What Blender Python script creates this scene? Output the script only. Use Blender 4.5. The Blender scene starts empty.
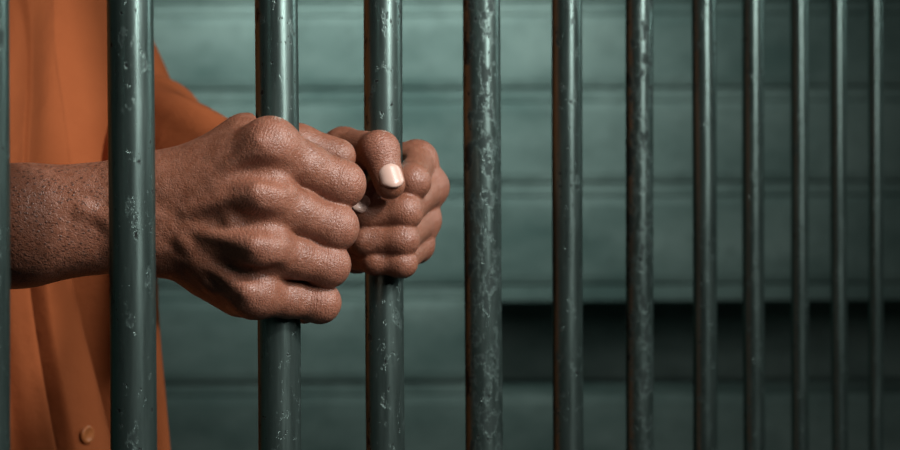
import bpy, bmesh, math, random
import numpy as np
from mathutils import Vector, Matrix
import openvdb

random.seed(3)
rng = np.random.default_rng(5)
sc = bpy.context.scene
COL = sc.collection
CAM_Z = 1.2
F = 1680.0


def P(px, py, Y):
    """point at depth Y (metres in front of the camera station) seen at that spot"""
    return np.array([(px - 450) / F * Y, Y, CAM_Z - (py - 225) / F * Y])


# ------------------------------------------------------------------ object helpers
def tag(o, label=None, cat=None, group=None, kind=None):
    if label: o['label'] = label
    if cat: o['category'] = cat
    if group: o['group'] = group
    if kind: o['kind'] = kind
    return o


def link(name, me, mat=None, parent=None):
    o = bpy.data.objects.new(name, me)
    COL.objects.link(o)
    if mat: me.materials.append(mat)
    if parent:
        o.parent = parent
        o.matrix_parent_inverse = parent.matrix_world.inverted()
    return o


def mesh_np(name, V, Q, smooth=True):
    V = np.ascontiguousarray(V, dtype=np.float32); Q = np.ascontiguousarray(Q, dtype=np.int32)
    me = bpy.data.meshes.new(name)
    n, k = Q.shape
    me.vertices.add(len(V)); me.vertices.foreach_set('co', V.ravel())
    me.loops.add(n * k); me.loops.foreach_set('vertex_index', Q.ravel())
    me.polygons.add(n); me.polygons.foreach_set('loop_start', np.arange(0, n * k, k, dtype=np.int32))
    me.polygons.foreach_set('loop_total', np.full(n, k, dtype=np.int32))
    me.update(calc_edges=True); me.validate()
    if smooth: me.polygons.foreach_set('use_smooth', np.ones(len(me.polygons), dtype=bool))
    return me


def grid_faces(nu, nv, wrap_u=False):
    f = []
    for j in range(nv - 1):
        for i in range(nu if wrap_u else nu - 1):
            a = j * nu + i; b = j * nu + (i + 1) % nu
            f.append((a, b, b + nu, a + nu))
    return np.array(f, dtype=np.int32)


def bm_obj(name, bm, mat=None, parent=None, smooth=False):
    me = bpy.data.meshes.new(name)
    bmesh.ops.recalc_face_normals(bm, faces=bm.faces)
    bm.to_mesh(me); bm.free()
    if smooth:
        for p in me.polygons: p.use_smooth = True
    return link(name, me, mat, parent)


def add_box(bm, lo, hi, bevel=0):
    r = bmesh.ops.create_cube(bm, size=1)
    vs = r['verts']
    for v in vs:
        v.co = Vector([lo[i] + (v.co[i] + .5) * (hi[i] - lo[i]) for i in range(3)])
    if bevel:
        es = list({e for v in vs for e in v.link_edges})
        bmesh.ops.bevel(bm, geom=es, offset=bevel, segments=2, affect='EDGES', profile=.6)


# ------------------------------------------------------------------ node helpers
class NT:
    def __init__(s, name):
        s.m = bpy.data.materials.new(name); s.m.use_nodes = True
        s.t = s.m.node_tree; s.n = s.t.nodes; s.b = s.n['Principled BSDF']
    def add(s, typ, **kw):
        n = s.n.new(typ)
        for k, v in kw.items():
            if k in n.inputs.keys() and not hasattr(n, k): n.inputs[k].default_value = v
            else: setattr(n, k, v)
        return n
    def l(s, a, b): s.t.links.new(a, b)
    def val(s, x, sock):
        if isinstance(x, bpy.types.NodeSocket): s.l(x, sock)
        else: sock.default_value = x
    def math(s, op, a, b=0.0, c=None, clamp=False):
        n = s.n.new('ShaderNodeMath'); n.operation = op; n.use_clamp = clamp
        s.val(a, n.inputs[0]); s.val(b, n.inputs[1])
        if c is not None: s.val(c, n.inputs[2])
        return n.outputs[0]
    def ramp(s, fac, stops):
        n = s.n.new('ShaderNodeValToRGB'); e = n.color_ramp.elements
        while len(e) < len(stops): e.new(.5)
        for el, (p, c) in zip(e, stops):
            el.position = p; el.color = (c, c, c, 1) if not hasattr(c, '__len__') else (*c, 1)
        s.l(fac, n.inputs[0]); return n.outputs[0]
    def mix(s, fac, a, b, mode='MIX'):
        n = s.n.new('ShaderNodeMix'); n.data_type = 'RGBA'; n.blend_type = mode
        s.val(fac, n.inputs[0])
        for x, k in ((a, 6), (b, 7)):
            if isinstance(x, bpy.types.NodeSocket): s.l(x, n.inputs[k])
            else: n.inputs[k].default_value = (*x, 1)
        return n.outputs[2]
    def noise(s, vec, scale, detail=4, rough=.55, dist=0):
        n = s.n.new('ShaderNodeTexNoise'); n.inputs['Scale'].default_value = scale
        n.inputs['Detail'].default_value = detail; n.inputs['Roughness'].default_value = rough
        n.inputs['Distortion'].default_value = dist
        s.l(vec, n.inputs['Vector']); return n.outputs['Fac']
    def voro(s, vec, scale, feature='F1'):
        n = s.n.new('ShaderNodeTexVoronoi'); n.feature = feature; n.inputs['Scale'].default_value = scale
        s.l(vec, n.inputs['Vector']); return n.outputs['Distance']
    def coord(s, which='Object'):
        return s.n.new('ShaderNodeTexCoord').outputs[which]
    def mapping(s, vec, scale=(1, 1, 1), rot=(0, 0, 0), loc=None):
        n = s.n.new('ShaderNodeMapping'); n.inputs['Scale'].default_value = scale
        n.inputs['Rotation'].default_value = rot
        if loc is not None: s.val(loc, n.inputs['Location'])
        s.l(vec, n.inputs['Vector']); return n.outputs[0]
    def bump(s, h, strength, dist, prev=None):
        n = s.n.new('ShaderNodeBump'); n.inputs['Strength'].default_value = strength
        n.inputs['Distance'].default_value = dist
        s.l(h, n.inputs['Height'])
        if prev: s.l(prev, n.inputs['Normal'])
        return n.outputs[0]
    def attr(s, name):
        n = s.n.new('ShaderNodeAttribute'); n.attribute_name = name; return n.outputs['Fac']


# ------------------------------------------------------------------ materials
def mat_skin():
    s = NT('brown_skin'); c = s.coord()
    big = s.noise(c, 55, 3); mid = s.noise(c, 260, 4, .6)
    kn = s.attr('knuckle'); al = s.attr('along'); fur = s.attr('hairy')
    base = s.mix(big, (.128, .044, .024), (.235, .092, .051))
    base = s.mix(s.ramp(mid, [(.35, 0), (.7, .55)]), base, (.29, .130, .085))
    base = s.mix(s.math('MULTIPLY', kn, .38), base, (.33, .140, .098))
    # hair follicles of the forearm: little dark flecks running along the arm
    hv = s.voro(s.mapping(c, (420, 560, 680), (0, .45, 0)), 1.0)
    hm = s.math('MULTIPLY', s.ramp(hv, [(.16, 1), (.40, 0)]), s.math('MULTIPLY', fur, .75))
    base = s.mix(hm, base, (.030, .014, .010))
    s.l(base, s.b.inputs['Base Color'])
    s.b.inputs['Specular IOR Level'].default_value = .50
    rg = s.math('ADD', s.math('MULTIPLY', mid, .22), .31)
    s.l(rg, s.b.inputs['Roughness'])
    s.b.inputs['Subsurface Weight'].default_value = .12
    s.b.inputs['Subsurface Radius'].default_value = (1, .35, .2)
    s.b.inputs['Subsurface Scale'].default_value = .003
    # pores / criss-cross lines
    wv = s.n.new('ShaderNodeVectorMath'); wv.operation = 'MULTIPLY_ADD'
    nz = s.n.new('ShaderNodeTexNoise'); nz.inputs['Scale'].default_value = 160; s.l(c, nz.inputs['Vector'])
    s.l(nz.outputs['Color'], wv.inputs[0]); wv.inputs[1].default_value = (.004, .004, .004); s.l(c, wv.inputs[2])
    wc = wv.outputs[0]
    e1 = s.ramp(s.voro(s.mapping(wc, (420, 420, 700), (.2, .5, .1)), 1.0, 'DISTANCE_TO_EDGE'), [(0, 0), (.16, 1)])
    e2 = s.ramp(s.voro(s.mapping(wc, (900, 900, 620), (.3, -.6, .2)), 1.0, 'DISTANCE_TO_EDGE'), [(0, 0), (.22, 1)])
    n1 = s.noise(c, 900, 3, .6)
    cross = s.math('ADD', s.math('ADD', s.math('MULTIPLY', e1, .7), s.math('MULTIPLY', e2, .45)), s.math('MULTIPLY', n1, .6))
    b1 = s.bump(cross, .33, .0005)
    wob = s.noise(c, 330, 3, .6)
    ph = s.math('ADD', s.math('MULTIPLY', al, 4200.0), s.math('MULTIPLY', wob, 16.0))
    wr = s.math('MULTIPLY', s.math('SINE', ph), s.math('POWER', kn, 1.5))
    b2 = s.bump(wr, .30, .0004, b1)
    b3 = s.bump(hm, .25, .0006, b2)
    b4 = s.bump(s.noise(c, 150, 5, .6), .28, .0022, b3)
    s.l(b4, s.b.inputs['Normal'])
    return s.m


def mat_bar(worn):
    s = NT('worn_steel'); c = s.coord()
    info = s.n.new('ShaderNodeObjectInfo')
    off = s.n.new('ShaderNodeCombineXYZ')
    s.l(s.math('MULTIPLY', info.outputs['Random'], 37.0), off.inputs[0])
    s.l(s.math('MULTIPLY', info.outputs['Random'], 91.0), off.inputs[2])
    add = s.n.new('ShaderNodeVectorMath'); add.operation = 'ADD'
    s.l(c, add.inputs[0]); s.l(off.outputs[0], add.inputs[1]); v = add.outputs[0]
    streak = s.noise(s.mapping(v, (260, 260, 18)), 1.0, 5, .65)
    blot = s.noise(s.mapping(v, (120, 120, 65)), 1.0, 6, .68)
    chips = s.noise(s.mapping(v, (330, 330, 190)), 1.0, 4, .6)
    chip_m = s.ramp(chips, [(.64, 0), (.67, 1)])
    lo = .63 - .13 * worn
    worn_m = s.ramp(blot, [(lo, 0), (lo + .06, 1)])
    base = s.mix(streak, (.085, .130, .120), (.235, .325, .302))
    base = s.mix(s.math('MULTIPLY', worn_m, .88), base, (.016, .023, .022))
    base = s.mix(chip_m, base, (.008, .009, .009))
    s.l(base, s.b.inputs['Base Color'])
    s.l(s.math('MULTIPLY', s.math('SUBTRACT', 1.0, s.math('MAXIMUM', chip_m, s.math('MULTIPLY', worn_m, .6))), .9), s.b.inputs['Metallic'])
    s.b.inputs['Specular Tint'].default_value = (.35, .42, .40, 1)
    rg = s.math('ADD', s.math('MULTIPLY', streak, .20), .195)
    rg = s.math('ADD', rg, s.math('MULTIPLY', worn_m, .22))
    rg = s.math('ADD', rg, s.math('MULTIPLY', chip_m, .25))
    s.l(rg, s.b.inputs['Roughness'])
    h = s.math('SUBTRACT', s.math('MULTIPLY', streak, .35), s.math('ADD', chip_m, s.math('MULTIPLY', worn_m, .5)))
    s.l(s.bump(h, .45, .0005), s.b.inputs['Normal'])
    return s.m


def mat_concrete(name, a, b, scale=1.0):
    s = NT(name); c = s.coord()
    n1 = s.noise(s.mapping(c, (1.6, 1.6, 3.5)), 1.3 * scale, 6, .62)
    n2 = s.noise(c, 22 * scale, 5, .6); n3 = s.noise(c, 140 * scale, 3, .6)
    col = s.mix(s.ramp(n1, [(.36, 0), (.64, 1)]), a, b)
    col = s.mix(s.math('MULTIPLY', s.ramp(n2, [(.5, 0), (.8, 1)]), .4), col, tuple(x * .55 for x in a))
    s.l(col, s.b.inputs['Base Color']); s.b.inputs['Roughness'].default_value = .75
    h = s.math('ADD', s.math('MULTIPLY', n2, .8), s.math('MULTIPLY', n3, .3))
    s.l(s.bump(h, .5, .006), s.b.inputs['Normal'])
    return s.m


def mat_cloth(name, a, b):
    s = NT(name); c = s.coord()
    n1 = s.noise(c, 18, 4); n2 = s.noise(c, 900, 2)
    s.l(s.mix(n1, a, b), s.b.inputs['Base Color'])
    s.b.inputs['Roughness'].default_value = .9
    s.b.inputs['Specular IOR Level'].default_value = .15
    w1 = s.n.new('ShaderNodeTexWave'); w1.inputs['Scale'].default_value = 420; w1.bands_direction = 'Z'; s.l(c, w1.inputs[0])
    w2 = s.n.new('ShaderNodeTexWave'); w2.inputs['Scale'].default_value = 420; w2.bands_direction = 'X'; s.l(c, w2.inputs[0])
    h = s.math('ADD', s.math('ADD', w1.outputs['Fac'], w2.outputs['Fac']), n2)
    b1 = s.bump(h, .18, .0006)
    s.l(s.bump(s.noise(c, 45, 4), .35, .006, b1), s.b.inputs['Normal'])
    return s.m


def mat_plain(name, col, rough=.5, spec=.5, var=.15, scale=60):
    s = NT(name); c = s.coord(); n = s.noise(c, scale, 4)
    s.l(s.mix(n, tuple(x * (1 - var) for x in col), tuple(min(1, x * (1 + var)) for x in col)), s.b.inputs['Base Color'])
    s.b.inputs['Roughness'].default_value = rough; s.b.inputs['Specular IOR Level'].default_value = spec
    return s.m


M_SKIN = mat_skin()
M_BAR = mat_bar(.25); M_BAR_WORN = mat_bar(1.0)
M_WALL = mat_concrete('painted_green_block', (.080, .142, .128), (.215, .298, .272))
M_FLOOR = mat_concrete('grey_concrete_floor', (.07, .08, .08), (.12, .13, .13))
M_CEIL = mat_concrete('grey_concrete_ceiling', (.16, .18, .17), (.22, .24, .23))
M_SHIRT = mat_cloth('orange_cloth', (.235, .061, .019), (.310, .085, .027))
M_NAIL = mat_plain('pale_nail', (.52, .35, .29), .32, .5, .08, 300)
M_BUTTON = mat_plain('orange_plastic', (.40, .13, .04), .35)
M_SHOE = mat_plain('black_canvas', (.02, .02, .02), .8)
M_HAIR = mat_plain('black_hair', (.012, .010, .009), .7)
M_EYE = mat_plain('eye_white', (.7, .66, .6), .15)
M_IRIS = mat_plain('dark_iris', (.02, .012, .008), .1)


# ------------------------------------------------------------------ implicit surfaces
def smin(a, b, k):
    if k <= 0: return np.minimum(a, b)
    h = np.maximum(k - np.abs(a - b), 0) / k
    return np.minimum(a, b) - h * h * k * .25


class Field:
    """a signed distance field on a regular grid, filled primitive by primitive"""
    def __init__(s, lo, hi, h, big=.03):
        s.lo = np.array(lo, float); s.h = h; s.big = big
        s.n = np.ceil((np.array(hi) - s.lo) / h).astype(int) + 1
        s.ax = [(s.lo[i] + h * np.arange(s.n[i])).astype(np.float32) for i in range(3)]
        s.d = np.full(s.n, big, np.float32)
    def like(s):
        o = Field.__new__(Field); o.lo, o.h, o.big, o.n, o.ax = s.lo, s.h, s.big, s.n, s.ax
        o.d = np.full(s.n, s.big, np.float32); return o
    def win(s, lo, hi, m):
        i0 = np.clip(np.floor((np.minimum(lo, hi) - m - s.lo) / s.h).astype(int), 0, s.n)
        i1 = np.clip(np.ceil((np.maximum(lo, hi) + m - s.lo) / s.h).astype(int) + 1, 0, s.n)
        if np.any(i1 - i0 < 1): return None
        sl = tuple(slice(a, b) for a, b in zip(i0, i1))
        return sl, s.ax[0][sl[0]][:, None, None], s.ax[1][sl[1]][None, :, None], s.ax[2][sl[2]][None, None, :]
    def put(s, w, v, k, sub=False):
        cur = s.d[w[0]]
        s.d[w[0]] = -smin(-cur, v, k) if sub else smin(cur, v, k)
    def cap(s, a, b, r1, r2, k=.003, sub=False, squash=None):
        a = np.array(a, float); b = np.array(b, float)
        w = s.win(np.minimum(a, b), np.maximum(a, b), max(r1, r2) + max(k, .004) + .012)
        if w is None: return s
        _, x, y, z = w
        ab = b - a; L2 = max(float(ab @ ab), 1e-12)
        t = np.clip(((x - a[0]) * ab[0] + (y - a[1]) * ab[1] + (z - a[2]) * ab[2]) / L2, 0, 1)
        dx = x - a[0] - t * ab[0]; dy = y - a[1] - t * ab[1]; dz = z - a[2] - t * ab[2]
        if squash is not None:                     # (direction, factor): flatter along direction
            n, f = squash; n = np.array(n, float); n /= np.linalg.norm(n)
            q = (dx * n[0] + dy * n[1] + dz * n[2]) * (f - 1)
            dx = dx + q * n[0]; dy = dy + q * n[1]; dz = dz + q * n[2]
        s.put(w, np.sqrt(dx * dx + dy * dy + dz * dz) - (r1 + t * (r2 - r1)), k, sub)
        return s
    def chain(s, pts, k=.003):
        for (a, r1), (b, r2) in zip(pts[:-1], pts[1:]): s.cap(a, b, r1, r2, k)
        return s
    def ball(s, c, r, k=.003, sub=False): return s.cap(c, np.array(c) + 1e-5, r, r, k, sub)
    def ell(s, c, rad, axes=np.eye(3), k=.003, sub=False):
        c = np.array(c, float); m = max(rad)
        w = s.win(c, c, m + k + .012)
        if w is None: return s
        _, x, y, z = w
        dx, dy, dz = x - c[0], y - c[1], z - c[2]
        k0 = 0; k1 = 0
        for ax, r in zip(axes, rad):
            u = dx * ax[0] + dy * ax[1] + dz * ax[2]
            k0 = k0 + (u / r) ** 2; k1 = k1 + (u / (r * r)) ** 2
        k0 = np.sqrt(k0); k1 = np.sqrt(k1) + 1e-9
        s.put(w, k0 * (k0 - 1) / k1, k, sub); return s
    def merge(s, o, k): s.d = smin(s.d, o.d, k); return s
    def mesh(s):
        g = openvdb.FloatGrid(background=s.big)
        g.copyFromArray(s.d)
        g.transform = openvdb.createLinearTransform(voxelSize=s.h)
        pts, quads = g.convertToQuads(isovalue=0.0)
        V = np.asarray(pts) + s.lo; Q = np.asarray(quads)
        # outward winding
        f = Q[:: max(1, len(Q) // 2000)]
        a, b, c = V[f[:, 0]], V[f[:, 1]], V[f[:, 2]]
        n = np.cross(b - a, c - a); ctr = V[f].mean(1)
        def samp(p):
            i = np.clip(np.round((p - s.lo) / s.h).astype(int), 0, s.n - 1); return s.d[i[:, 0], i[:, 1], i[:, 2]]
        nn = n / (np.linalg.norm(n, axis=1, keepdims=True) + 1e-12)
        if np.mean(samp(ctr + nn * s.h * 1.5) - samp(ctr - nn * s.h * 1.5)) < 0: Q = Q[:, ::-1]
        return V, Q


# ------------------------------------------------------------------ bars
BARS = [  # seen centre, seen width, depth
    (-17, 51), (131, 46), (277.5, 43), (385, 38.5), (483.5, 37.5), (568, 30.5), (639.5, 27.5),
    (704, 24), (754, 21.5), (799.5, 17.5), (839, 16), (875.5, 14)]
BAR_LABEL = [
    'steel prison bar cut off by the left edge of the photo',
    'thick dark steel prison bar passing in front of the bare forearm and orange shirt',
    'steel prison bar gripped by the hand nearer the camera',
    'steel prison bar gripped by the farther hand with the pale thumbnail',
    'blotchy peeling steel prison bar, first one standing free to the right of both hands',
    'steel prison bar with a bright pale stripe, second to the right of both hands',
    'blotchy dark green steel prison bar, third to the right of both hands',
    'steel prison bar, fourth to the right of both hands',
    'steel prison bar, fifth to the right of both hands and fourth from the right end',
    'thin looking steel prison bar, third from the right end of the row',
    'thin looking steel prison bar, second from the right end of the row',
    'thinnest looking steel prison bar, last at the right end of the row']
CEIL = 2.6


def bar_depth(i): return .72 * (1 + .1131 * (i - 1))


for i, (px, w) in enumerate(BARS):
    Y = bar_depth(i); c = P(px, 225, Y); r = w / 2 / F * Y
    nu, nz = 40, 131
    ang = np.linspace(0, 2 * math.pi, nu, endpoint=False)
    zz = np.linspace(0, CEIL, nz)
    ph = rng.uniform(0, 6, 4)
    V = []
    for z in zz:
        ox = .0006 * math.sin(z * 7 + ph[0]); oy = .0006 * math.sin(z * 5 + ph[1])
        rr = r * (1 + .006 * np.sin(3 * ang + z * 9 + ph[2]) + .006 * math.sin(z * 31 + ph[3]))
        V.append(np.stack([ox + rr * np.cos(ang), oy + rr * np.sin(ang), np.full(nu, z)], 1))
    V = np.concatenate(V)
    me = mesh_np('prison_bar', V, grid_faces(nu, nz, True))
    o = link('prison_bar', me, M_BAR_WORN if i in (4, 6) else M_BAR)
    o.location = (c[0], c[1], 0)
    tag(o, BAR_LABEL[i], 'bar', 'row of prison bars')

# ------------------------------------------------------------------ the cell
WY = 3.4                                        # distance of the block wall
XL, XR, YF = -2.2, 1.7, -1.6
bm = bmesh.new()
zj = [0]
jy = [8, 95, 190, 292, 388]
zs = sorted(P(0, y, WY)[2] for y in jy)
z = zs[0]
while z > 0: z -= .2; zj.append(max(z, 0))
zj = sorted(set(zj + zs))
z = zs[-1]
while z < CEIL: z += .19; zj.append(min(z, CEIL))
zj = sorted(set(round(v, 4) for v in zj))
zj = [v for k, v in enumerate(zj) if k == 0 or v - zj[k - 1] > .05 or v == CEIL]
nx0 = P(472, 0, WY)[0]
niche = (P(0, 388, WY)[2], P(0, 302, WY)[2])
add_box(bm, (XL, WY + .34, 0), (XR, WY + .44, CEIL))
for k in range(len(zj) - 1):
    a, b = zj[k], zj[k + 1]
    g = .012; front = WY + .004 * math.sin(k * 2.3)
    is_n = abs(a - niche[0]) < .02
    if is_n:
        add_box(bm, (XL, front, a + g), (nx0, WY + .34, b - g), .020)
        add_box(bm, (nx0, front - .004, niche[1]), (XR, WY + .34, b - .003), .003)
    else:
        add_box(bm, (XL, front, a + g), (XR, WY + .34, b - g), .020)
    add_box(bm, (XL, WY + .010, max(0, a - g)), (XR if not is_n else nx0, WY + .34, a + g))
tag(bm_obj('wall_back', bm, M_WALL), kind='structure')
for name, lo, hi, m in (('floor', (XL, YF, -.1), (XR, WY + .44, 0), M_FLOOR),
                        ('ceiling', (XL, YF, CEIL), (XR, WY + .44, CEIL + .1), M_CEIL),
                        ('wall_left', (XL - .1, YF, 0), (XL, WY + .44, CEIL), M_WALL),
                        ('wall_right', (XR, YF, 0), (XR + .1, WY + .44, CEIL), M_WALL),
                        ('wall_front', (XL, YF - .1, 0), (XR, YF, CEIL), M_WALL)):
    bm = bmesh.new(); add_box(bm, lo, hi); tag(bm_obj(name, bm, m), kind='structure')

# ------------------------------------------------------------------ the person
LH = np.array([.6428, .7660, 0]); FW = np.array([.7660, -.6428, 0]); UP = np.array([0, 0, 1.0])
BC = np.array([-.350, 1.100, 0])                 # under the middle of the trunk


def B(f, l, z): return BC + FW * f + LH * l + UP * z


person = bpy.data.objects.new('person', None); COL.objects.link(person)
person.location = BC
tag(person, 'person in an orange button shirt gripping two prison bars with bare fists', 'person')
bpy.context.view_layer.update()

mm = .001
KN = []          # (centre, direction, sigma, strength) skin creases over the joints


def clear_bars(f):
    for i in (1, 2, 3):
        Y = bar_depth(i); c = P(BARS[i][0], 225, Y); r = BARS[i][1] / 2 / F * Y * 1.013 + .0012
        d = np.sqrt((f.ax[0] - c[0])[:, None] ** 2 + (f.ax[1] - c[1])[None, :] ** 2)[:, :, None]
        f.d = np.maximum(f.d, r - d).astype(np.float32)


def knuckle(c, d, sig=.009, w=1.0):
    d = np.array(d, float); KN.append((np.array(c, float), d / np.linalg.norm(d), sig, w))


# ---- right arm (nearer the camera)
def right_arm():
    f = Field((-.43, .735, 1.12), (-.032, .872, 1.262), .00085)
    elbow = P(-330, 228, .80)
    # forearm: two bones' worth of volume
    f.cap(P(-330, 232, .80), P(20, 216, .80), .040, .0235, .01)
    f.cap(P(-330, 250, .80), P(20, 239, .80), .040, .0190, .01)
    f.cap(P(20, 216, .80), P(150, 190, .797), .0235, .0165, .012)
    f.cap(P(20, 239, .80), P(150, 237, .797), .0195, .0150, .012)
    # carpus and metacarpals
    f.cap(P(150, 190, .797), P(195, 186, .795), .0165, .0175, .012)
    f.cap(P(150, 237, .797), P(198, 246, .795), .0150, .0165, .012)
    mcp = {'i': P(270, 146, .778), 'm': P(264, 195, .7730), 'r': P(262, 246, .773), 'p': P(254, 291, .781)}
    f.cap(P(185, 185, .793), mcp['i'], .0150, .0125, .009)
    f.cap(P(185, 205, .790), mcp['m'], .0150, .0120, .009)
    f.cap(P(185, 230, .791), mcp['r'], .0145, .0118, .009)
    f.cap(P(194, 245, .796), mcp['p'], .0145, .0120, .009)
    f.cap(P(214, 268, .803), P(242, 285, .797), .0150, .0150, .009)      # heel of the hand
    f.cap(P(200, 215, .806), P(255, 215, .792), .018, .010, .009)        # palm pad
    f.cap(P(192, 182, .802), P(247, 143, .800), .0155, .0150, .009)      # web beside the thumb
    # thumb behind the bar
    th = f.like()
    th.cap(P(188, 186, .812), P(240, 146, .826), .0145, .0135, .006)
    th.cap(P(240, 146, .826), P(298, 146, .840), .0125, .0112, .004)
    th.cap(P(298, 146, .840), P(338, 156, .840), .0108, .0092, .004)
    f.merge(th, .008)
    # knuckle heads stand out
    for k, r in (('i', .0120), ('m', .0112), ('r', .0112), ('p', .0102)):
        f.ball(mcp[k] + np.array([0, -.0024, .0006]), r, .007)
    pip = {'i': P(341, 184, .793), 'm': P(334, 227, .790), 'r': P(327, 264.5, .791), 'p': P(319, 302, .796)}
    rp = {'i': (.0116, .0111, .0105), 'm': (.0113, .0106, .0104), 'r': (.0107, .0099, .0097), 'p': (.0099, .0091, .0089)}
    dip = {'i': P(322, 196, .8185), 'm': P(316, 236, .8185), 'r': P(310, 271, .8185), 'p': P(304, 305, .8185)}
    tip = {'i': P(282, 198, .8205), 'm': P(276, 239, .8205), 'r': P(274, 273, .8205), 'p': P(275, 306, .8200)}
    allf = None
    for k in 'imrp':
        g = f.like(); r0, r1, r2 = rp[k]
        a = mcp[k]; b = pip[k]; m = a + (b - a) * .5
        g.cap(a + (b - a) * .04, m + np.array([0, .0006, -.0004]), r0, r1, .003)
        g.cap(m + np.array([0, .0006, -.0004]), b, r1, r2 * .985, .003)
        g.ball(b + np.array([.0006, -.0008, .0004]), r2, .004)
        g.cap(b, dip[k], r2 * .97, .0080, .004)
        g.cap(dip[k], tip[k], .0080, .0070, .003)
        allf = g if allf is None else allf.merge(g, .0011)
        ax = b - a
        knuckle(b + np.array([.004, -.007, .002]), ax, .0095, .9)
        knuckle(m + np.array([0, -.009, 0]), ax, .007, .35)
        knuckle(a + np.array([0, -.012, .002]), ax, .011, .75)
    f.merge(allf, .0055)
    # hollows between the knuckles
    for p, q, r, d in ((mcp['i'], mcp['m'], .0034, .0125), (mcp['m'], mcp['r'], .0030, .0122), (mcp['r'], mcp['p'], .0027, .0112)):
        mid = (p + q) / 2 + np.array([0, -d - .0012, 0])
        f.cap(mid + np.array([-.026, .002, .001]), mid + np.array([.008, .0022, -.002]), r * .55, r, .007, sub=True)
    # extensor tendons
    for k, w0 in (('i', P(190, 196, .7765)), ('m', P(188, 210, .7745)), ('r', P(188, 228, .7755)), ('p', P(190, 250, .7800))):
        e = mcp[k] + np.array([-.003, -.0128, .001])
        f.cap(w0, e, .0012, .0021, .0055)
    # veins
    for pts in ([(172, 246, .7812), (196, 262, .7790), (214, 282, .7815), (236, 290, .7740)],
                [(120, 204, .7785), (160, 214, .7800), (186, 240, .7762), (206, 262, .7770)],
                [(64, 204, .7850), (84, 208, .7815), (108, 216, .7815), (140, 246, .7840)],
                [(210, 172, .7770), (224, 196, .7728), (232, 220, .7690)]):
        pp = [(P(*p), .0017) for p in pts]
        f.chain(pp, .006)
    # ulna head
    f.ball(P(146, 232, .7895), .0105, .014)
    clear_bars(f)
    return f.mesh()


# ---- left arm (farther)
def left_arm():
    f = Field((-.27, .835, 1.15), (0.004, 1.22, 1.285), .0009)
    wr = P(285, 200, .935)
    el = P(130, 168, 1.17)
    f.cap(el, P(205, 190, 1.055), .038, .033, .01)
    f.cap(P(205, 190, 1.055), wr, .033, .024, .01)
    f.cap(wr + np.array([0, 0, .012]), P(318, 185, .918), .018, .017, .012)
    f.cap(wr + np.array([0, 0, -.010]), P(318, 222, .918), .018, .017, .012)
    mcp = {'i': P(417, 161, .9045), 'm': P(428, 187, .9045), 'r': P(421, 220, .9045), 'p': P(416, 245, .9035)}
    for k, a, r in (('i', P(318, 182, .918), .0105), ('m', P(318, 196, .918), .0105), ('r', P(318, 212, .918), .0100), ('p', P(318, 228, .916), .0090)):
        mid = P(385, 0, .9085); mid[2] = a[2] * .35 + mcp[k][2] * .65
        f.cap(a, mid, .0150, .0120, .008); f.cap(mid, mcp[k], .0120, r, .007)
    f.cap(P(320, 235, .905), P(356, 250, .900), .015, .0125, .009)         # heel of the hand
    # thumb over the front
    th = f.like()
    th.cap(P(305, 178, .908), P(344, 149, .882), .0145, .0118, .005)
    th.cap(P(344, 149, .882), P(380, 150.5, .8545), .0110, .0094, .003)
    th.ball(P(380, 150, .8540), .0098, .003)
    th.cap(P(380, 151, .8540), P(390, 183.5, .8480), .0094, .0079, .003)
    knuckle(P(382, 146, .845), (.2, 0, -1), .009, 1.0)
    pip = {'i': P(412, 181, .8675), 'm': P(404, 211, .8640), 'r': P(401, 239, .8640), 'p': P(401, 262, .866)}
    rr = {'i': (.0103, .0090, .0080), 'm': (.0103, .0089, .0080), 'r': (.0098, .0085, .0077), 'p': (.0086, .0074, .0067)}
    dip = {'i': P(384, 190, .8720), 'm': P(367, 213.5, .8655), 'r': P(365, 240, .8655), 'p': P(375, 261, .8675)}
    tip = {'i': P(361, 208, .8635), 'm': P(347, 213, .879), 'r': P(346, 239, .879), 'p': P(354, 258, .879)}
    allf = None
    for k in 'imrp':
        g = f.like(); r0, r1, r2 = rr[k]
        g.cap(mcp[k], pip[k], r0, r1 * .97, .003)
        g.ball(mcp[k], r0 * 1.02, .003)
        g.ball(pip[k] + np.array([.0008, -.0006, -.0004]), r1, .003)
        g.cap(pip[k], dip[k], r1 * .95, r2, .003)
        g.cap(dip[k], tip[k], r2, r2 * .9, .003)
        allf = g if allf is None else allf.merge(g, .0011)
        knuckle(pip[k] + np.array([.004, -.007, -.001]), pip[k] - dip[k], .0075, .45)
        knuckle(mcp[k] + np.array([.008, -.004, .003]), mcp[k] - pip[k], .0085, .7)
    f.merge(allf, .004)
    f.merge(th, .0014)
    clear_bars(f)
    return f.mesh()


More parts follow.
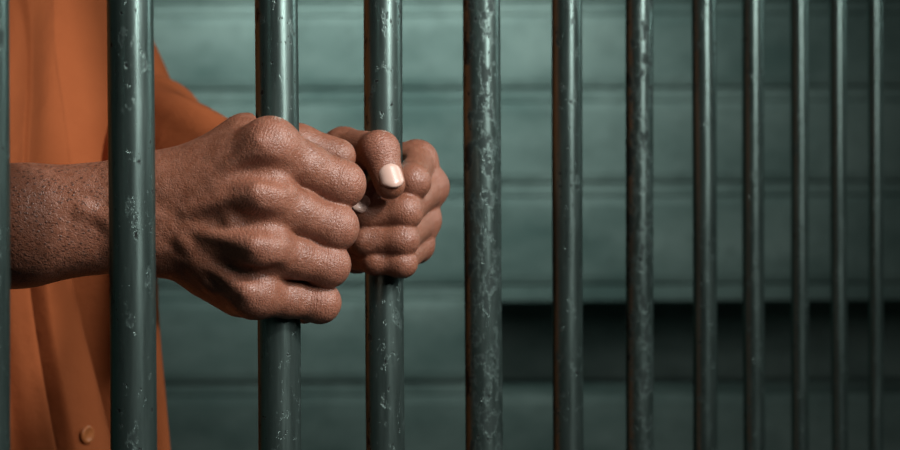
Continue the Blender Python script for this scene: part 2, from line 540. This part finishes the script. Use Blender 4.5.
def coarse_body():
    f = Field((-.80, .72, 0.0), (.0, 1.50, 1.86), .0075, big=.06)
    sec = [(.92, .045, .115, .088), (1.05, .025, .112, .090), (1.18, .0, .115, .094), (1.30, -.02, .125, .092), (1.38, -.035, .135, .080)]
    for (z0, f0, a0, b0), (z1, f1, a1, b1) in zip(sec[:-1], sec[1:]):
        for l in (-1, 0, 1):
            f.cap(B(f0, l * (a0 - b0 + .01), z0), B(f1, l * (a1 - b1 + .01), z1), b0 * .92, b1 * .92, .03)
    f.cap(B(-.05, 0, 1.42), B(-.04, 0, 1.55), .056, .052, .04)            # neck
    SR = B(-.045, -.155, 1.405); SL = B(-.045, .155, 1.405)
    ER = P(-330, 228, .80); EL = P(130, 168, 1.17)
    f.cap(B(-.045, 0, 1.41), SR, .05, .050, .03); f.cap(B(-.045, 0, 1.41), SL, .05, .050, .03)
    f.cap(SR, ER, .050, .041, .02); f.cap(SL, P(76, 40, 1.22), .048, .044, .02); f.cap(P(76, 40, 1.22), EL, .044, .038, .02)
    for sgn in (-1, 1):
        f.cap(B(.04, sgn * .085, .90), B(.03, sgn * .10, .49), .085, .055, .04)
        f.cap(B(.02, sgn * .10, .49), B(-.02, sgn * .11, .09), .056, .036, .02)
        f.cap(B(-.03, sgn * .11, .045), B(.15, sgn * .13, .035), .036, .028, .02)
    return f.mesh()


def BH(f, l, z): return B(f - .042, l, z)


def head_mesh():
    f = Field(BH(0, 0, 1.66) - np.array([.17, .17, .22]), BH(0, 0, 1.66) + np.array([.17, .17, .16]), .0035, big=.05)
    ax = np.array([FW, LH, UP])
    f.ell(BH(-.005, 0, 1.70), (.098, .077, .105), ax, .01)
    f.ell(BH(.035, 0, 1.625), (.062, .058, .080), ax, .03)
    f.ell(BH(.060, 0, 1.575), (.034, .036, .026), ax, .03)
    f.cap(BH(-.02, 0, 1.46), BH(-.01, 0, 1.62), .056, .054, .03)
    f.cap(BH(.088, 0, 1.675), BH(.108, 0, 1.637), .009, .013, .012)           # nose
    for s in (-1, 1):
        f.ball(BH(.098, s * .013, 1.633), .009, .008)
        f.cap(BH(.084, s * .020, 1.700), BH(.070, s * .048, 1.698), .010, .009, .012)   # brow
        f.ball(BH(.092, s * .032, 1.678), .012, .010, sub=True)                         # socket
        f.ball(BH(.079, s * .032, 1.678), .0138, .002)
        f.cap(BH(.096, s * .032 - .007, 1.676), BH(.096, s * .032 + .007, 1.676), .0055, .0055, .002, sub=True)   # between the lids
        f.ell(BH(.000, s * .078, 1.662), (.020, .008, .032), ax, .006)                  # ear
    f.cap(BH(.090, -.018, 1.600), BH(.090, .018, 1.600), .0065, .0065, .005)
    f.cap(BH(.088, -.016, 1.588), BH(.088, .016, 1.588), .0075, .0075, .005)
    f.cap(BH(.103, -.022, 1.594), BH(.103, .022, 1.594), .0022, .0022, .003, sub=True)
    return f.mesh()


parts = [right_arm(), left_arm(), coarse_body(), head_mesh()]
nR = len(parts[0][0]); nL = len(parts[1][0])
Vs, Qs, off = [], [], 0
for V, Q in parts:
    Vs.append(V); Qs.append(Q + off); off += len(V)
V = np.concatenate(Vs); Q = np.concatenate(Qs)
kn = np.zeros(len(V)); al = np.zeros(len(V))
for c, d, sig, w in KN:
    dv = V[:nR + nL] - c; g = w * np.exp(-(dv ** 2).sum(1) / (2 * sig * sig))
    m = g > kn[:nR + nL]
    al[:nR + nL][m] = (dv @ d)[m]; kn[:nR + nL][m] = g[m]
xw = P(190, 0, .79)[0]
fur = np.clip((xw - V[:, 0]) / .05, 0, 1)
fur[nR:] = 0
me = mesh_np('body', V, Q)
if len(me.vertices) == len(V):
    for nm, arr in (('knuckle', kn), ('along', al), ('hairy', fur)):
        a = me.attributes.new(nm, 'FLOAT', 'POINT'); a.data.foreach_set('value', arr.astype(np.float32))
body = link('body', me, M_SKIN, person)


# nails
def nail(a, b, r, up, w_ang, l0, l1, label):
    """curved plate over the back of a fingertip lying along a->b"""
    a = np.array(a); b = np.array(b); d = b - a; L = np.linalg.norm(d); d /= L
    up = np.array(up, float); up -= d * (up @ d); up /= np.linalg.norm(up); sd = np.cross(d, up)
    nu, nv = 17, 19; V = []
    for j in range(nv):
        t = j / (nv - 1); s = l0 + (l1 - l0) * t
        half = w_ang * (1 - .35 * max(0, (t - .72) / .28) ** 2 - .30 * max(0, (.2 - t) / .2) ** 2)
        for i in range(nu):
            u = (i / (nu - 1) * 2 - 1); th = u * half
            end = s - (l1 - l0) * .14 * u * u * (1 if t > .5 else -1) * abs(2 * t - 1)
            rr = r + .0005 - .0010 * abs(u) ** 3 - .0012 * max(0, (.14 - t) / .14) ** 1.5 - .0011 * max(0, (t - .78) / .22) ** 2
            V.append(a + d * end + (up * (math.cos(th)) + sd * math.sin(th)) * rr)
    me = mesh_np('fingernail', np.array(V), grid_faces(nu, nv))
    o = link('fingernail', me, M_NAIL, person)
    m = o.modifiers.new('thick', 'SOLIDIFY'); m.thickness = .0006; m.offset = 0
    if label: o['label'] = label
    return o


nail(P(380, 151, .8540), P(390, 183.5, .8480), .0083, (.34, -1, .0), .86, .0106, .0240, 'pale thumbnail of the farther hand')
nail(P(384, 190, .8720), P(361, 208, .8635), .0072, (-.2, -1, .25), .75, .0130, .0240, 'pale fingertip nail of the farther hand')

# eyes and hair (above the picture)
for s in (-1, 1):
    bm = bmesh.new(); bmesh.ops.create_uvsphere(bm, u_segments=24, v_segments=16, radius=.0122)
    for v in bm.verts: v.co += Vector(BH(.079, s * .032, 1.678))
    e = bm_obj('eye', bm, M_EYE, person, True)
    bm = bmesh.new(); bmesh.ops.create_uvsphere(bm, u_segments=16, v_segments=10, radius=.0058)
    for v in bm.verts: v.co += Vector(BH(.0865, s * .032, 1.678))
    bm_obj('iris', bm, M_IRIS, e, True)
f = Field(BH(0, 0, 1.70) - np.array([.14, .14, .13]), BH(0, 0, 1.70) + np.array([.14, .14, .14]), .004, big=.05)
f.ell(BH(-.010, 0, 1.708), (.102, .082, .106), np.array([FW, LH, UP]), .01)
f.cap(BH(.14, 0, 1.60), BH(.10, 0, 1.72), .085, .045, .01, sub=True)
f.cap(BH(.0, -.2, 1.59), BH(0, .2, 1.59), .055, .055, .01, sub=True)
hv, hq = f.mesh()
link('hair', mesh_np('hair', hv, hq), M_HAIR, person)


# ---- shirt
def interp_sec(z, sec):
    zz = [s[0] for s in sec]
    return [float(np.interp(z, zz, [s[i] for s in sec])) for i in range(1, len(sec[0]))]


SEC = [(.80, .060, .160, .125), (.95, .048, .148, .125), (1.05, .028, .147, .125), (1.18, .004, .152, .125), (1.28, -.016, .158, .124),
       (1.36, -.032, .162, .116), (1.42, -.044, .140, .098), (1.455, -.05, .100, .082), (1.48, -.05, .070, .068), (1.505, -.048, .064, .064)]


def gauss(x, s): return math.exp(-.5 * (x / s) ** 2)


def shirt_pt(th, z, extra=0.0):
    cf, a, b = interp_sec(z, SEC)
    e = 2.25
    ct, st = math.cos(th), math.sin(th)
    rad = (abs(ct) ** e + abs(st) ** e) ** (-1 / e)
    s = th * .135                                   # arc length from the front edge
    dep = 0.0
    low = min(1, max(0, (1.22 - z) / .05))
    # overlap of the front closure
    def step(x, w): return 1 / (1 + math.exp(-max(-40, min(40, x / w))))
    e0 = .007 + .003 * math.sin(z * 20)
    dep -= .022 * low * gauss(s - e0 + .0030, .0024)
    dep += .004 * low * gauss(s - e0 + .0100, .0040)
    dep += .0040 * step(s - e0 - .001, .0006) * step(e0 + .034 - s, .0012)
    # long soft folds hanging under the arm, steep on their far side
    c2 = .054 + .12 * (1.12 - z)
    dep -= .032 * low * gauss(s - c2 + .002, .0080)
    dep += .030 * low * step(s - c2 - .006, .0035) * math.exp(-max(0, s - c2) / .030)
    c3 = -.026 + .10 * (1.12 - z)
    dep -= .012 * low * gauss(s - c3, .006)
    c4 = -.075 + .05 * (1.16 - z)
    dep -= .014 * gauss(s - c4, .010)
    # upper chest: shallow diagonal drag folds
    up = 1 - low
    dep -= .012 * up * gauss(s + .040 - .42 * (z - 1.27), .012)
    dep += .008 * up * gauss(s + .015 - .36 * (z - 1.27), .012)
    dep -= .010 * up * gauss(s - .030 - .30 * (z - 1.27), .014)
    dep += .004 * math.sin(3 * th + 9 * z) + .003 * math.sin(7 * th - 14 * z + 1)
    k = rad + (dep + extra) / max(b, .05)
    return B(cf + b * k * ct, a * k * st, z)


NTH, NZ = 420, 190
zz = np.linspace(.80, 1.505, NZ)
def warp(t): return t - .78 * math.sin(t)          # finer mesh at the front closure


V = [shirt_pt(warp(-math.pi + 2 * math.pi * i / NTH), z) for z in zz for i in range(NTH)]
SV = [np.array(V)]; SQ = [grid_faces(NTH, NZ, True)]


def sweep(pts, radii, n=90, nu=72, seed=1, hem=True):
    pts = np.array(pts); t = np.linspace(0, len(pts) - 1, n)
    def cr(u):
        i = min(int(u), len(pts) - 2); f_ = u - i
        p0 = pts[max(i - 1, 0)]; p1 = pts[i]; p2 = pts[i + 1]; p3 = pts[min(i + 2, len(pts) - 1)]
        return .5 * (2 * p1 + (p2 - p0) * f_ + (2 * p0 - 5 * p1 + 4 * p2 - p3) * f_ ** 2 + (3 * p1 - p0 - 3 * p2 + p3) * f_ ** 3)
    C = np.array([cr(u) for u in t]); T = np.gradient(C, axis=0); T /= np.linalg.norm(T, axis=1, keepdims=True)
    R = np.interp(t, range(len(radii)), radii)
    up = np.array([0, -1., .2]); out = []
    for j in range(n):
        u = up - T[j] * (up @ T[j]); u /= np.linalg.norm(u); w = np.cross(T[j], u); up = u
        for i in range(nu):
            a = 2 * math.pi * i / nu; q = j / n
            d = .0022 * math.sin(2 * a + 9 * q + seed) + .0018 * math.sin(3 * a - 21 * q + seed) + .0018 * math.sin(a + 34 * q + 2 * seed)
            out.append(C[j] + (u * math.cos(a) + w * math.sin(a)) * (R[j] + d))
    return np.array(out), grid_faces(nu, n, True)


SRp = B(-.045, -.145, 1.395); SLp = B(-.045, .135, 1.395)
sl = sweep([SLp, P(58, -20, 1.23), P(83, 75, 1.215), P(133, 162, 1.17), P(225, 197, 1.04)], [.058, .051, .058, .062, .042], seed=2)
ER = P(-330, 228, .80)
sr = sweep([SRp, SRp * .55 + ER * .45, SRp * .12 + ER * .88], [.070, .066, .064], seed=5)
o0 = 0
VV, QQ = [], []
for v, q in (list(zip(SV, SQ)) + [sl, sr]):
    VV.append(v); QQ.append(q + o0); o0 += len(v)
me = mesh_np('shirt', np.concatenate(VV), np.concatenate(QQ))
shirt = link('shirt', me, M_SHIRT, person)
m = shirt.modifiers.new('thick', 'SOLIDIFY'); m.thickness = .0012; m.offset = -1

# collar and buttons
pts = []
for j, (rr, z) in enumerate(((1.0, 1.49), (1.02, 1.525), (1.20, 1.515), (1.32, 1.475))):
    for i in range(61):
        a = .12 + (2 * math.pi - .24) * i / 60
        pts.append(B(-.048 + .066 * rr * math.cos(a), .070 * rr * math.sin(a), z))
col = link('collar', mesh_np('collar', np.array(pts), grid_faces(61, 4)), M_SHIRT, shirt)
m = col.modifiers.new('thick', 'SOLIDIFY'); m.thickness = .002
for z in (P(0, 437, 1.0)[2], P(0, 437, 1.0)[2] - .12, 1.19, 1.365, 1.43):
    th = .0195 / .135
    c = shirt_pt(th, z, .0022); n = shirt_pt(th, z, .02) - shirt_pt(th, z, 0); n /= np.linalg.norm(n)
    bm = bmesh.new()
    prof = [(0, .0006), (.0028, .0006), (.0036, .0012), (.0046, .0015), (.0054, .0009), (.0056, 0), (.0050, -.0012)]
    rings = []
    for r, h in prof:
        rings.append([bm.verts.new((r * math.cos(2 * math.pi * i / 28), r * math.sin(2 * math.pi * i / 28), h)) for i in range(28)] if r else [bm.verts.new((0, 0, h))])
    for A, Bq in zip(rings[:-1], rings[1:]):
        for i in range(28):
            if len(A) == 1: bm.faces.new((A[0], Bq[i], Bq[(i + 1) % 28]))
            else: bm.faces.new((A[i], Bq[i], Bq[(i + 1) % 28], A[(i + 1) % 28]))
    b = bm_obj('button', bm, M_BUTTON, None, True)
    b.data.transform(Matrix.Translation(Vector(c)) @ Vector(n).to_track_quat('Z', 'Y').to_matrix().to_4x4())
    b.parent = shirt; b.matrix_parent_inverse = Matrix.Identity(4)

# trousers and shoes (below the picture)
f = Field((-.72, .78, .0), (-.05, 1.42, 1.06), .007, big=.05)
f.cap(B(.05, -.045, .93), B(.05, .045, .93), .104, .104, .04)
for s in (-1, 1):
    f.cap(B(.045, s * .08, .88), B(.03, s * .10, .49), .090, .074, .03)
    f.cap(B(.02, s * .10, .49), B(-.02, s * .11, .10), .074, .062, .02)
v, q = f.mesh(); link('trousers', mesh_np('trousers', v, q), M_SHIRT, person)
for s in (-1, 1):
    f = Field(B(.05, s * .12, .05) - np.array([.2, .2, .05]), B(.05, s * .12, .05) + np.array([.2, .2, .10]), .0045, big=.05)
    f.cap(B(-.04, s * .11, .050), B(.16, s * .132, .040), .048, .040, .02); f.cap(B(-.02, s * .11, .06), B(-.02, s * .11, .10), .05, .05, .02)
    f.d = np.maximum(f.d, (.004 - f.ax[2])[None, None, :])
    v, q = f.mesh(); link('shoe', mesh_np('shoe', v, q), M_SHOE, person)


# ------------------------------------------------------------------ light
def area(name, loc, target, sx, sy, power, col, spread=180):
    l = bpy.data.lights.new(name, 'AREA'); l.shape = 'RECTANGLE'; l.size = sx; l.size_y = sy; l.energy = power; l.color = col
    l.spread = math.radians(spread)
    o = bpy.data.objects.new(name, l); COL.objects.link(o); o.location = loc
    o.rotation_euler = (Vector(target) - Vector(loc)).to_track_quat('-Z', 'Y').to_euler(); return o


def spot(name, loc, target, power, col, ang, blend, size):
    l = bpy.data.lights.new(name, 'SPOT'); l.energy = power; l.color = col; l.spot_size = math.radians(ang); l.spot_blend = blend
    l.shadow_soft_size = size
    o = bpy.data.objects.new(name, l); COL.objects.link(o); o.location = loc
    o.rotation_euler = (Vector(target) - Vector(loc)).to_track_quat('-Z', 'Y').to_euler(); return o


area('added_stripe_light', (.72, -.05, 2.0), (-.1, .95, 1.4), .13, 1.0, 9.5, (1, .98, .95), 120)  # unseen tall light added for the stripes on the bars; no window stands there
spot('corridor_lamp', (1.02, .10, 2.10), (-.13, .86, 1.268), 95, (1, .965, .93), 23, 1, .08)
area('cell_side_lamp', (1.45, 1.5, 1.95), (.1, 1.0, 1.25), .25, .8, 2, (.85, 1, .97), 90)
area('cell_lamp', (-.30, 1.95, 2.3), (-.14, 3.4, 1.60), .9, .08, 3.25, (.86, 1, .965), 52)
w = bpy.data.worlds.new('world'); sc.world = w; w.use_nodes = True
w.node_tree.nodes['Background'].inputs[0].default_value = (.55, .75, .72, 1)
w.node_tree.nodes['Background'].inputs[1].default_value = .016

# ------------------------------------------------------------------ camera
cd = bpy.data.cameras.new('camera'); cd.sensor_width = 36; cd.lens = F / 900 * 36
cd.clip_start = .05
cd.dof.use_dof = True; cd.dof.focus_distance = .80; cd.dof.aperture_fstop = 11
cam = bpy.data.objects.new('camera', cd); COL.objects.link(cam)
cam.location = (0, 0, CAM_Z); cam.rotation_euler = (math.pi / 2, math.radians(0.30), 0)
sc.camera = cam
sc.view_settings.view_transform = 'Standard'; sc.view_settings.look = 'None'
sc.view_settings.exposure = 0; sc.view_settings.gamma = 1; sc.view_settings.use_curve_mapping = False
